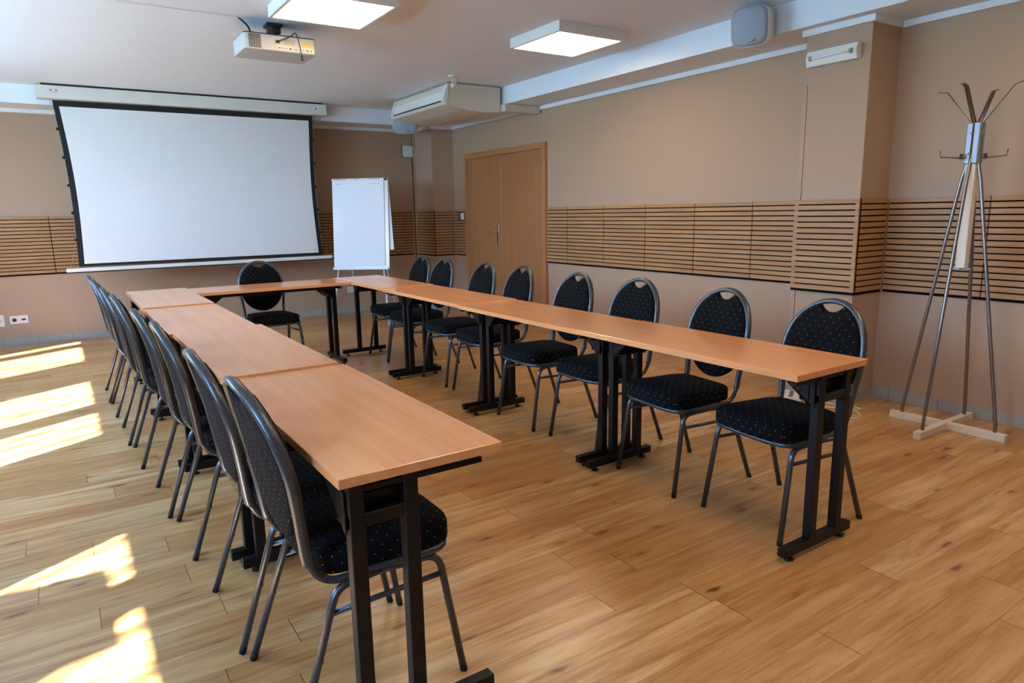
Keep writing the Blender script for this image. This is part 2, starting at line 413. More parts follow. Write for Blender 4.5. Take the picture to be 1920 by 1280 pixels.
skirting('baseboard_right', [('y', XR, YN, PY0, -1, 2.331), ('y', PX, PY0-.011, PY1+.011, -1, 2.7), ('x', PY0, PX-.011, XR, -1, 4.6), ('x', PY1, PX-.011, XR, 1, 4.6), ('y', XR, PY1, 6.259, -1, 3.2), ('y', XR, 8.073, CY, -1, 8.2)])
skirting('baseboard_left', [('y', XL, YN, YB, 1, .1)])
skirting('baseboard_front', [('x', YN, XL, XR, 1, .1)])

# slatted oak panels: 16 slats on black felt, one object per board
tn = [2]
def slat_panel(ax, fix, a0, a1, sgn, block=0):
    tn[0] += 1; b = MB(); n = 16; per = (PT-PB-.004)/n; g = .0088
    def bx(u0, u1, d0, d1, z0, z1, mi, bev=0):
        lo, hi = sorted((fix+sgn*d0, fix+sgn*d1))
        if ax == 'x': b.box(u0, u1, lo, hi, z0, z1, bev, mi)
        else: b.box(lo, hi, u0, u1, z0, z1, bev, mi)
    bx(a0, a1, 0, .008, PB-.006, PT, 1)
    for k in range(n):
        z0 = PB+.004+k*per+g
        bx(a0+.0032, a1-.0032, .008, .020, z0, z0+per-g, 0, .0008)
    if block:      # little wooden end blocks between the slats
        for k in range(1, n):
            z0 = PB+.004+k*per
            for (e0, e1) in ((a0+.004, a0+.03), (a1-.03, a1-.004)): bx(e0, e1, .008, .0175, z0, z0+g, 0)
    o = struct('trim_%d' % tn[0], b, [M_slat if ax == 'x' else M_slat_y, M_felt])
edges = [4.167-.6*k for k in range(9)]
for a, b in zip(edges[1:], edges): slat_panel('x', YB, a, b, -1)
slat_panel('x', YB, XL, edges[-1], -1)
slat_panel('x', YB, 4.167, CX, -1)
slat_panel('y', CX, CY-.02, YB-.02, -1)
slat_panel('x', CY, CX, XR-.02, -1)
slat_panel('y', XR, 8.073, CY-.02, -1)
ys = [5.88, 5.29, 4.697, 4.10, 3.505]
slat_panel('y', XR, ys[0], 6.259, -1)
for a, b in zip(ys[1:], ys): slat_panel('y', XR, a, b, -1)
slat_panel('y', XR, PY1+.004, ys[-1], -1)
slat_panel('y', PX-.012, PY0-.02, PY1, -1, block=1)
slat_panel('x', PY0, PX-.012, XR-.02, -1)
ys = [PY0-.02, 1.833, 1.236, .64, .04, -.56, -1.16, -1.76, YN]
for a, b in zip(ys[1:], ys): slat_panel('y', XR, a, b, -1)

# double-leaf beech door with frame
D0, D1, DZ = 6.259, 8.073, 2.086
d_ = bpy.data.objects.new('door_1', None); COL.objects.link(d_); d_['kind'] = 'structure'; d_.location = (XR, (D0+D1)/2, 0)
def dl(mb, name, mats, parent=d_): return mb.build(name, mats, parent)
yc = (D0+D1)/2; h0, h1 = D0-yc, D1-yc
f = MB(); f.box(-.035, 0, h0, h0+.065, 0, DZ-.065, .001).box(-.035, 0, h1-.065, h1, 0, DZ-.065, .001).box(-.035, 0, h0, h1, DZ-.065, DZ, .001)
dl(f, 'door_frame', M_frame_door)
js = 7.19-yc
lf1 = dl(MB().box(-.024, 0, h0+.069, js-.002, .006, DZ-.069, .003), 'door_leaf', M_door)
lf2 = dl(MB().box(-.024, 0, js+.002, h1-.069, .006, DZ-.069, .003), 'door_leaf', M_door)
hy = 7.27-yc
hd = MB().box(-.032, -.024, hy-.019, hy+.019, .90, 1.17, .004)
hd.sweep([(-.03, hy, 1.08), (-.062, hy, 1.08)], .009).sweep(fillet([(-.058, hy, 1.08), (-.07, hy+.01, 1.08), (-.07, hy+.125, 1.08)], .01), .009, .007)
hd.lathe([(.009, 0), (.009, .006), (0, .006)], 12, 1, MT(-.032, hy, .99, ry=-PI/2))
dl(hd, 'door_handle', [M_chrome, M_dark], lf2)
for z in (1.84, .28): dl(MB().sweep([(-.042, h0+.067, z-.045), (-.042, h0+.067, z+.045)], .008), 'hinge', M_galv, lf1)
for z in (1.84, .28): dl(MB().sweep([(-.042, h1-.067, z-.045), (-.042, h1-.067, z+.045)], .008), 'hinge', M_galv, lf2)

# ------------------------------------------------------------------ banquet chair
def make_chair():
    t = thing('banquet_chair', 'x', 'chair')
    BX = [(.40, -.150), (.45, -.170), (.50, -.178), (.60, -.190), (.70, -.205), (.77, -.220), (.85, -.243), (.90, -.261), (.93, -.275)]
    HW = [(.42, .172), (.50, .174), (.58, .183), (.64, .191), (.70, .195), (.75, .190), (.80, .177), (.84, .157), (.87, .134), (.895, .104), (.912, .075), (.922, .047), (.928, .02)]
    # hoop + seat ring: one closed tube
    side = []
    for z in (.47, .52, .58, .64, .70, .75, .80, .84, .87, .895, .912, .922): side.append((lerp(BX, z), lerp(HW, z), z))
    rear = [(-.030, .182, .400), (-.075, .180, .398), (-.115, .178, .401), (-.145, .176, .418), (-.162, .175, .442)]
    front = [(.236, 0, .404), (.235, .09, .404), (.226, .150, .404), (.203, .188, .403), (.160, .200, .402), (.06, .193, .401)]
    half = front+rear+side+[(-.272, .0, .929)]
    loop = half + [(x, -y, z) for x, y, z in half[1:-1][::-1]]
    squash = lambda z: z if z < .7 else .7+(z-.7)*.965
    lp = [Vector((p.x, p.y, squash(p.z))) for p in smooth_path(loop+[loop[0]], 4)[:-1]]
    def upv(p):
        if p.z < .42: return Vector((0, 0, 1))
        s_ = min(1, (p.z-.42)/.05); return Vector((s_, 0, 1-s_)) if s_ < 1 else Vector((1, 0, -.2))
    ra = [.0120 if p.z > .46 else .0095 for p in lp]; rb = [.0160 if p.z > .46 else .0110 for p in lp]
    MB().sweep(lp, ra, rb, 12, closed=True, upv=upv).build('back_frame', M_hammer, t)
    # legs (front and rear halves of each side frame)
    for s in (1, -1):
        fr = fillet([(.245, .212*s, .012), (.186, .196*s, .385), (.02, .180*s, .386)], .055, 8)
        re = fillet([(-.242, .212*s, .012), (-.112, .192*s, .385), (.02, .180*s, .386)], .055, 8)
        for path, xs in ((fr, 1), (re, -1)):
            lg = MB().sweep(path, .0105, .0125, 10, upv=lambda p: Vector((0, 1, 0)) if True else None)
            if xs < 0: lg.box(-.178, -.163, .203*s-.005, .203*s+.005, .195, .213, .003)
            L = lg.build('leg', M_hammer, t)
            p0 = path[0]; d = (Vector(path[1])-Vector(path[0])).normalized()
            MB().sweep([Vector(p0)+d*(-.0125), Vector(p0)+d*.012], .0107, .0127, 10, upv=(0, 1, 0)).build('foot_cap', M_rubber, L)
        MB().sweep([(.192, .199*s, .325), (-.128, .194*s, .318)], .008, .008, 8).build('stretcher', M_hammer, t)
    # seat cushion
    def outline(k, z, dx=0):
        pts = []
        n = 44
        for i in range(n):
            a = 2*PI*i/n; ca, sa = math.cos(a), math.sin(a); e_ = .34
            x = math.copysign(abs(ca)**e_, ca); y_ = math.copysign(abs(sa)**e_, sa)
            hw = .192+.014*x
            fx = .238 if x > 0 else -.142
            xx = .045+(x*(.197))
            xx += .012*(1-y_*y_)*max(0, x)
            pts.append((.045+(xx-.045)*k, y_*hw*k, z))
        return pts
    sc = MB(); sc.rings([outline(.965, .409), outline(.995, .413), outline(1.002, .425), outline(1.0, .460), outline(.985, .469), outline(.95, .475), outline(.8, .482), outline(.5, .487), outline(.2, .488)])
    sc.build('seat', M_fabric, t, uv=True)
    # backrest pad with the dip that leaves a hand hole under the hoop
    out = []
    zc = .685
    for i in range(24):                       # lower half circle, from right to left
        a = -PI*i/24; out.append((.184*math.cos(a), zc+.200*math.sin(a)))
    zl = [.685, .71, .75, .80, .84, .87, .89, .903]
    out += [(-(lerp(HW, z)-.008), z) for z in zl]
    hw = .060
    for i in range(11):
        y_ = -hw+2*hw*i/10; out.append((y_, .880+.030*(abs(y_)/hw)**2.2))
    out += [((lerp(HW, z)-.008), z) for z in zl[::-1][:-1]]
    def ring(k, off):
        r = []
        for (y_, z) in out:
            yy, zz = y_*k, .68+(z-.68)*k
            r.append((lerp(BX, zz)+off, yy, squash(zz)+off*.1))
        return r
    MB().rings([ring(.5, -.016), ring(.9, -.015), ring(.985, -.010), ring(1.0, 0), ring(.99, .012), ring(.95, .022), ring(.8, .028), ring(.45, .030)]).build('backrest', M_fabric, t, uv=True)
    return t
chair0 = make_chair(); used = [False]
def place_chair(x, y, rz, label, group):
    o = copy_tree(chair0) if used[0] else chair0
    used[0] = True
    o.location = (x, y, 0); o.rotation_euler = (0, 0, rz); tag(o, label, 'chair', group)
GR, GL = 'dotted black chairs along the right-hand table row', 'dotted black chairs along the left-hand table row'
base = 'black dotted chair with grey frame, '
RC = [(2.523, 1.684, -.10, 'nearest the camera in the right table row'),
      (2.530, 2.255, -.095, 'second from the camera, right table row'),
      (2.580, 2.905, -.015, 'third from the camera, right table row'),
      (2.560, 3.456, -.04, 'fourth from the near end of the right table row, right of the door'),
      (2.630, 4.205, -.07, 'fourth from the far end, right table row'),
      (2.640, 4.735, -.03, 'third from the far end, right table row'),
      (2.640, 5.430, .02, 'second from the far end, right table row'),
      (2.665, 5.930, 0, 'nearest the flip chart in the right table row')]
RC[3] = RC[3][:3]+('fourth from the camera, right table row',)
for x, y, r, l in RC: place_chair(x, y, PI+r, base+l, GR)
LC = [(.602, 1.783, .03, 'nearest the camera in the left table row'),
      (.575, 2.252, .0, 'second from the camera, left table row'),
      (.555, 2.968, .0, 'third from the camera, left table row'),
      (.527, 3.455, .0, 'fourth from the camera, left table row'),
      (.492, 4.210, .0, 'fourth from the screen end, left table row'),
      (.469, 4.693, .0, 'third from the screen end, left table row'),
      (.452, 5.406, .0, 'second from the screen end, left table row'),
      (.440, 5.883, .0, 'nearest the screen in the left table row')]
for x, y, r, l in LC: place_chair(x, y, r, base+l, GL)
place_chair(1.515, 6.17, -PI/2+.03, 'black dotted banquet chair alone behind the cross table, below the screen', 'dotted black chairs')

# ------------------------------------------------------------------ folding tables
def make_table(label, cx, cy, L, Wd, z, rz, p1, p2, group, endA=.045, endB=.045, rail=.15):
    """local: length along y, chair side at -x"""
    t = thing('folding_table', label, 'table', (cx, cy, 0), rz, group)
    h, w = L/2, Wd/2; zt = z-.025
    MB().box(-w, w, -h, h, zt, z, .0015).build('tabletop', M_top, t)
    for s in (-1, 1):
        MB().box(s*(w-rail)-.012, s*(w-rail)+.012, -h+.07, h-.07, zt-(.028 if rail < .1 else .015), zt, .002).build('support_rail', M_blacksteel, t)
    x1, x2 = -w+p1, -w+p2
    for s, ins in ((-1, endA), (1, endB)):
        yb = s*(h-ins)
        fb = MB().box(-w-.02, -w+.415, yb-.018, yb+.018, .022, .058, .002).build('foot_bar', M_blacksteel, t)
        for gx in (-w+.03, -w+.365):
            MB().lathe([(.019, 0), (.019, .006), (.008, .010), (.006, .012), (.006, .023)], 14, 0, MT(gx, yb, 0)).build('levelling_foot', M_rubber, fb)
        for px in (x1, x2):
            MB().box(px-.019, px+.019, yb-.018, yb+.018, .058, zt-.004, .002).build('leg', M_blacksteel, t)
        fr = MB().box(x1-.019, x2+.019, yb-.016, yb+.016, zt-.118, zt-.085, .002)
        fr.box(x1-.026, x2+.026, yb-s*.022-.002, yb-s*.022+.002, zt-.112, zt-.052).box(x1-.026, x2+.026, yb-s*.060-.002, yb-s*.060+.002, zt-.112, zt-.030).box(x1-.026, x2+.026, min(yb-s*.022, yb-s*.06), max(yb-s*.022, yb-s*.06), zt-.114, zt-.110)
        for px in (x1-.024, x2+.024): fr.prism([(yb, zt-.135), (yb, zt-.03), (yb-s*.13, zt-.0), (yb-s*.15, zt-.02)], px-.002, px+.002, 'x')
        fr.build('cross_brace', M_blacksteel, t)
        MB().box(-w+.03, w-.045, yb-.016, yb+.012, zt-.030, zt-.016, .001).build('end_rail', M_blacksteel, t)
        for px in (x1, x2):
            a = Vector((px+(.022 if px == x2 else -.022), yb-s*.012, zt-.125)); b = Vector((px+(.022 if px == x2 else -.022), yb-s*.155, zt-.012))
            br = MB().sweep([a, b], .0035, .014, 4, upv=(0, .7, .7*s)); br.box(px-.03, px+.03, yb-s*.165-.012, yb-s*.165+.012, zt-.022, zt, .002)
            br.build('folding_brace', M_blacksteel, t)
    return t
ZT = .745
lb = 'beech-topped folding table on black legs, '
GT = 'beech folding tables set in a U'
def row(x0, x1, ys, zs, dx, rz, p1, p2, labs, ends={}):
    for i in range(len(ys)-1):
        a, b = ys[i]+.001, ys[i+1]-.001
        make_table(lb+labs[i], (x0+x1)/2+dx[i], (a+b)/2, b-a, x1-x0, zs[i], rz, p1, p2, GT, *ends.get(i, (.045, .045)))
row(.463, .903, [1.414, 2.583, 3.800, 4.993, 6.225], [.743, .752, .746, .754], [0, -.022, -.040, -.045], 0, .05, .19,
    ['nearest in the left row, in front of the camera', 'second in the left row', 'third in the left row', 'far corner of the left row by the screen'])
row(2.108, 2.558, [1.366, 2.590, 3.812, 5.050, 6.225], [.745, .741, .745, .748], [0, .008, .012, .018], PI, .073, .243,
    ['nearest in the right row, its end free', 'second from the near end of the right row', 'third from the near end of the right row', 'far corner of the right row by the flip chart'], {3: (.040, .045)})
make_table(lb+'set crosswise between the two rows below the screen', (.862+2.118)/2, 5.985, 2.118-.862-.004, .46, .745, -PI/2, .06, .21, GT, .10, .07, .06)

# ------------------------------------------------------------------ projection screen
sc = thing('projection_screen', 'large motorised projection screen with black border hanging in front of the back wall', 'screen', (1.45, 8.42, 0))
X0, X1 = .012-1.45, 2.915-1.45
MB().box(X0, X1, -.07, .07, 2.512, 2.636, .004).build('casing', M_casing, sc)
MB().box(X0+.05, X1-.05, -.05, .05, 2.636, ZH).build('ceiling_bracket', M_dark, sc)  # full-length dark block stands for the shaded gap above the casing
def edge(side, z0=.845, z1=2.505):
    r = []
    for i in range(25):
        u = i/24; z = z0+(z1-z0)*u
        bow = .032*math.sin(PI*u)
        base_ = (.175+(.139-.175)*u) if side < 0 else (2.765+(2.755-2.765)*u)
        r.append((base_-1.45-side*bow*(1 if side < 0 else .9), z))
    return r
def sheet(el, er, y0, y1):
    return el+er[::-1]
el, er = edge(-1), edge(1)
MB().prism(el+er[::-1], -.0015, .0015, 'y').build('black_border', M_black_border, sc)
il = [(x+.052+.0*z, .873+(2.448-.873)*i/24) for i, (x, z) in enumerate(el)]; ir = [(x-.048, .873+(2.448-.873)*i/24) for i, (x, z) in enumerate(er)]
MB().prism(il+ir[::-1], -.0035, -.0016, 'y').build('screen_fabric', M_screen, sc)
bar = MB().box(.058-1.45, 2.885-1.45, -.016, .016, .792, .832, .008, seg=2); bar.box(.07-1.45, 2.87-1.45, -.012, .012, .780, .792, mi=1)  # dark strip below the bar is its shadow line, built solid
bar.build('bottom_bar', [M_plastic, M_dark], sc)
for side, E_ in ((-1, el), (1, er)):
    xo = side*(.052)
    cp = [(E_[i][0]+side*(.004 if i in (4, 8, 12, 16, 20) else .014), 0, E_[i][1]) for i in range(0, 25)]
    top = (.118-1.45 if side < 0 else 2.79-1.45, 0, 2.512)
    bot = (.10-1.45 if side < 0 else 2.84-1.45, 0, .83)
    MB().sweep([bot]+[c for i, c in enumerate(cp) if i % 4 == 0 and 0 < i < 24]+[top], .0016, n=5).build('tension_cord', M_grey, sc)
    for i in (4, 8, 12, 16, 20):
        x, z = E_[i]; MB().lathe([(0, -.004), (.016, -.004), (.016, .004), (0, .004)], 12, 0, MT(x+side*.006, 0, z, rx=PI/2)).build('cord_clip', M_black_border, sc)
lab = MB().box(.118-1.45, .205-1.45, -.0716, -.0706, 2.555, 2.610)
for cxx in (.138, .185): lab.lathe([(.007, -.0004), (.011, -.0004), (.011, .0004), (.007, .0004)], 16, 1, MT(cxx-1.45, -.0722, 2.588, rx=PI/2)); lab.box(cxx-.004-1.45, cxx+.004-1.45, -.0724, -.0718, 2.584, 2.592, mi=1)
lab.box(.14-1.45, .185-1.45, -.0722, -.0717, 2.565, 2.569, mi=1); lab.build('warning_label', [M_casing, M_red], sc, label='small warning label with two pink symbols')
lg = MB().box(2.745-1.45, 2.815-1.45, -.0716, -.0706, 2.553, 2.60); lg.box(2.768-1.45, 2.778-1.45, -.0724, -.0717, 2.562, 2.574, mi=1).box(2.776-1.45, 2.790-1.45, -.0724, -.0717, 2.572, 2.590, mi=1); lg.box(2.784-1.45, 2.796-1.45, -.0724, -.0717, 2.586, 2.592, mi=1)
lg.build('maker_label', [M_paper, M_blue], sc, label='small white label with a blue mark')

# ------------------------------------------------------------------ flip chart
fd = Vector((.751, -.660, 0)); fnrm = Vector((-.660, -.751, 0))      # along the board / towards the camera
fc = thing('flip_chart', 'white flip chart easel with a blank paper pad standing right of the screen', 'flip chart', (2.834+.35*.751, 8.2-.35*.66, 0), math.atan2(-.660, .751))
lean = math.atan(.10)
BM = Matrix.Translation((0, 0, .665)) @ Matrix.Rotation(-lean, 4, 'X')
bd = MB().box(-.355, .350, .0, .018, 0, 1.085, .004, M=BM); bd.build('board', M_board, fc)
MB().box(-.352, .350, -.05, .0, -.004, .016, .003, M=BM).box(-.352, .35, -.05, -.045, .0, .03, M=BM).build('pen_tray', M_board, fc)
MB().box(-.352, .300, -.012, -.001, .045, 1.075, .001, M=BM).build('paper_pad', M_paper, fc)
MB().prism([(-.30, 1.095), (.343, 1.095), (.368, .75), (.402, .24), (-.24, .24)], .024, .030, 'y', M=BM).build('turned_sheets', M_paper, fc)
cl = MB().box(-.357, .352, -.020, .0, 1.075, 1.098, .004, M=BM)
for i, xx in enumerate([-.31, -.288, -.262, -.236, -.19, -.05, .13, .17, .21, .24]):
    cl.box(xx-.005, xx+.005, -.0212, -.0195, 1.082, 1.092, mi=1, M=BM)
for xx in (-.29, -.265, -.24, .15, .205, .235): cl.box(xx-.004, xx+.004, -.0135, -.0115, 1.030, 1.038, mi=1, M=BM)
cl.box(.305, .345, -.024, .0, 1.07, 1.10, .003, mi=1, M=BM)
cl.build('paper_clamp', [M_board, M_socket], fc)
MB().sweep([(-.30, .012, .70), (-.375, -.115, .02)], .010).build('leg', M_plastic, fc)
MB().sweep([(.27, .012, .70), (.345, -.115, .02)], .010).build('leg', M_plastic, fc)
MB().sweep([(.19, .05, 1.2), (.27, .50, .02)], .009).build('leg', M_plastic, fc)
MB().sweep([(-.19, .05, 1.2), (-.27, .50, .02)], .009).build('leg', M_plastic, fc)
for p in ((-.375, -.115), (.345, -.115), (.27, .50), (-.27, .50)): MB().sweep([(p[0], p[1], .0), (p[0], p[1], .028)], .013).build('foot_cap', M_plastic, fc)
fM = Matrix.Translation(fc.location) @ Matrix.Rotation(fc.rotation_euler.z, 4, 'Z')
def marker(xs, col, lab_):
    mk = thing('marker_pen', lab_, 'marker', fM @ (BM @ Vector((xs, -.024, .0245))), fc.rotation_euler.z)
    MB().sweep([(-.055, 0, .0), (.03, 0, 0)], .0065).build('barrel', M_plastic, mk); MB().sweep([(.03, 0, 0), (.062, 0, 0)], .0075).build('cap', col, mk)
marker(-.17, M_dark, 'left marker pen lying on the flip chart tray'); marker(.22, M_socket, 'right marker pen lying on the flip chart tray')

# ------------------------------------------------------------------ coat rack
cr = thing('coat_rack', 'tall steel coat rack on a white wooden cross base by the right wall', 'coat rack', (4.318, 1.812, 0))
MB().box(-.335, .325, -.02, .02, .0, .043, .002).build('base_bar', M_pwood, cr)
MB().box(-.02, .02, -.32, .32, .0, .0435, .002).build('base_bar', M_pwood, cr)
for (bx, by) in ((-.272, 0), (.243, 0), (0, .252), (0, -.262)):
    d = Vector((bx, by, 0)).normalized()
    pts = [(bx, by, .04), (bx, by, .085), (d.x*.050, d.y*.050, 1.45), (d.x*.030, d.y*.030, 1.54), (d.x*.027, d.y*.027, 1.60)]
    MB().sweep(fillet(pts, [.3, .3, .1]), .0098, n=10).build('leg', M_steel, cr)
    s = Vector((-d.y, d.x, 0))
    rod = [(d.x*.032, d.y*.032, 1.55), (d.x*.032, d.y*.032, 1.765), (d.x*.165, d.y*.165, 1.945), (d.x*.215, d.y*.215, 1.955)]
    MB().sweep([Vector(p) for p in rod], .004, .012, 4, upv=tuple(s)).build('coat_arm', M_steel, cr)
sv = MB().box(-.034, .034, -.034, .034, 1.545, 1.765, .004)
for z in (1.60, 1.71): sv.lathe([(.007, 0), (.006, .004), (0, .005)], 10, 0, MT(-.034, .008, z, ry=-PI/2)); sv.lathe([(.007, 0), (.006, .004), (0, .005)], 10, 0, MT(0, -.034, z, rx=PI/2))
sv.build('sleeve', M_galv, cr)
for ang in (PI*.75, -PI*.25):
    d = Vector((math.cos(ang), math.sin(ang), 0)); s = Vector((-d.y, d.x, 0))
    hk = MB().sweep([d*.03+Vector((0, 0, 1.575)), d*.165+Vector((0, 0, 1.585)), d*.170+Vector((0, 0, 1.618))], .0035, .010, 4, upv=tuple(s))
    hk.box(-.002, .002, -.02, .02, 1.57, 1.60, M=Matrix.Rotation(ang, 4, 'Z') @ Matrix.Translation((.06, 0, 0)))
    hk.build('hook', M_steel, cr)
MB().box(-.025, .025, -.025, .025, .965, 1.545, .002).build('post', M_pwood, cr, label='white square wooden post')
MB().box(-.05, .05, -.010, .010, .958, .965).box(-.010, .010, -.05, .05, .958, .965).build('end_plate', M_galv, cr)

# ------------------------------------------------------------------ ceiling lamps
def lamp(x0, y0, label):
    w = .628; t = thing('ceiling_light', label, 'light', (x0+w/2, y0+w/2, 2.583), 0, 'square ceiling lights')
    h = w/2
    fr = MB()
    for a in ((-h, h, -h, -h+.022), (-h, h, h-.022, h), (-h, -h+.022, -h+.022, h-.022), (h-.022, h, -h+.022, h-.022)): fr.box(a[0], a[1], a[2], a[3], 0, ZH-2.583-.001)
    fr.box(-h+.022, h-.022, -h+.022, h-.022, .02, .03)
    fr.build('housing', M_plastic, t)
    MB().box(-h+.022, h-.022, -h+.022, h-.022, .003, .018).build('diffuser', M_lamp, t)
lamp(1.312, 4.115, 'lit square ceiling light above the projector')
lamp(3.146, 4.060, 'lit square ceiling light between projector and right wall beam')
lamp(1.312, .60, 'unseen lit square ceiling light placed overhead near the camera, left one')  # this unseen pair is placed to warm the near floor
lamp(3.146, .55, 'unseen lit square ceiling light placed overhead near the camera, right one')

# ------------------------------------------------------------------ projector
pj = thing('projector', 'white projector hanging from the ceiling by a black mount', 'projector', (1.457, 5.17, 2.443), 0)
def rrect(x0, x1, y0, y1, r, n=6):
    p = []
    for cx_, cy_, a0 in ((x1-r, y1-r, 0), (x0+r, y1-r, PI/2), (x0+r, y0+r, PI), (x1-r, y0+r, 3*PI/2)):
        for k in range(n+1): a = a0+k*PI/2/n; p.append((cx_+r*math.cos(a), cy_+r*math.sin(a)))
    return p
o_ = rrect(-.248, .248, -.17, .17, .035)
i_ = rrect(-.244, .244, -.166, .166, .035)
MB().rings([[(x, y, 0) for x, y in i_], [(x, y, .004) for x, y in o_], [(x, y, .100) for x, y in o_]], smooth=False).build('body', M_projector, pj)
MB().rings([[(x, y, .100) for x, y in o_], [(x, y, .108) for x, y in i_]], smooth=False).build('lid', M_dark, pj)
vg = MB().box(-.215, -.135, -.1712, -.170, .010, .095)
for k in range(5):
    for j in range(11): vg.box(-.212+k*.016, -.199+k*.016, -.1722, -.1712, .014+j*.0073, .0185+j*.0073, mi=1)
vg.build('vent_grille', [M_socket, M_grey], pj)
pt = MB().box(-.03, .225, -.1715, -.170, .012, .040)
for x, w, h in ((-.015, .014, .006), (.006, .006, .006), (.02, .005, .005), (.034, .006, .006), (.060, .016, .008), (.085, .004, .006), (.1, .014, .005), (.125, .006, .006), (.150, .007, .007), (.178, .018, .007), (.205, .008, .008)):
    pt.box(x-w/2, x+w/2, -.1722, -.1714, .022-h/2, .022+h/2, mi=1)
pt.build('port_panel', [M_cream, M_dark], pj)
v2 = MB()
for k in range(4):
    for j in range(6): v2.box(.022+k*.018, .036+k*.018, -.1712, -.170, .050+j*.0055, .0525+j*.0055)
v2.build('speaker_slots', M_grey, pj)
MB().box(.140, .200, -.1715, -.170, .052, .072).build('warning_sticker', M_yellow, pj, label='yellow warning sticker')
MB().box(-.038, -.012, -.178, -.170, .052, .070, .002).build('power_inlet', M_socket, pj)
MB().box(-.05, .05, -.171+.05, -.12, -.0006, .0, ).build('name_mark', M_grey, pj)
mt_ = MB().box(-.055, .055, -.05, .06, .190, .213, .004).box(-.04, .045, -.03, .04, .150, .192, .004).box(-.03, .03, -.02, .02, .108, .152, .003)
mt_.box(-.036, -.012, -.075, -.05, .09, .18, .002).build('ceiling_mount', M_dark, pj)
cbl = smooth_path([(-.03, -.18, .062), (0, -.20, .07), (.06, -.195, .10), (.09, -.19, .125), (.105, -.19, .11), (.118, -.195, .05), (.128, -.195, -.02)], 6)
MB().sweep(cbl, .0035, n=8).build('cable', M_dark, pj)
MB().sweep([(.128, -.195, -.02), (.130, -.195, -.055)], .007, n=8).build('plug', M_dark, pj)
MB().sweep([(.130, -.195, -.055), (.1305, -.195, -.068)], .005, n=8).build('plug_tip', M_brass, pj)
ct = MB().box(.30, 1.215, -.006, .006, 2.650, ZH-.0008, M=Matrix.Translation((0, 5.095, 0)) @ Matrix.Rotation(0, 4, 'Z'))
tag(ct.build('cable_trunking', M_plastic), 'thin white cable trunking on the ceiling leading to the projector', 'trunking')
cb = MB().sweep(smooth_path([(1.205, 5.095, 2.653), (1.24, 5.11, 2.636), (1.28, 5.14, 2.61), (1.31, 5.17, 2.553)], 6), .006, n=8)
cb = cb.build('power_cable', M_dark, pj); cb.matrix_parent_inverse = Matrix.Translation(pj.location).inverted()

# ------------------------------------------------------------------ air conditioner
ac = thing('air_conditioner', 'white ceiling air conditioner in the far right corner', 'air conditioner', (3.86, 7.10, 2.38))
prof = [(-.31, .252), (-.345, .175), (-.362, .10), (-.358, .082), (-.33, .062), (-.25, .040), (-.12, .014), (.0, .004), (.15, .0), (.30, .010), (.322, .03), (.325, .262), (-.30, .262)]
MB().prism(prof, -.65, .65, 'y', bev=0).build('body', M_cream, ac)
fx = MB().prism([(-.350, .182), (-.372, .094), (-.362, .092), (-.342, .180)], -.60, .60, 'y'); fx.build('air_flap', M_plastic, ac)
MB().prism([(-.364, .090), (-.369, .078), (-.350, .072), (-.350, .09)], -.60, .60, 'y').build('outlet_slot', M_dark, ac)
rim = MB()
for ys_ in (-.655, .605): rim.prism([(-.318, .252), (-.352, .178), (-.376, .100), (-.373, .076), (-.335, .050), (-.325, .09), (-.300, .25)], ys_, ys_+.05, 'y')
rim.prism([(-.371, .076), (-.335, .052), (-.325, .063), (-.355, .078)], -.6, .6, 'y')
rim.build('outlet_rim', M_plastic, ac)
MB().box(-.315, .325, -.64, .64, .262, .276).build('mounting_plate', M_grey, ac)
tag(MB().box(4.19, XR-.022, 6.36, 6.50, 2.395, 2.472, .004).build('pipe_cover', M_cream), 'white boxed pipe cover between air conditioner and right wall', 'pipe cover')
hb = thing('ceiling_bracket', 'small white jointed bracket on the ceiling before the air conditioner', 'bracket', (3.441, 6.158, ZH))
MB().lathe([(0, 0), (.042, 0), (.040, -.012), (.020, -.018), (0, -.018)], 20).build('ceiling_rose', M_plastic, hb)
MB().sweep([(0, 0, -.015), (.0, 0, -.075)], .009).build('stem', M_plastic, hb)
MB().lathe([(0, -.022), (.020, -.020), (.022, 0), (.020, .02), (0, .022)], 16, 0, MT(-.006, -.01, -.095, rx=.4, ry=1.1)).build('joint', M_plastic, hb)
MB().sweep([(.02, 0, -.085), (.045, 0, -.03)], .014).build('arm', M_plastic, hb)

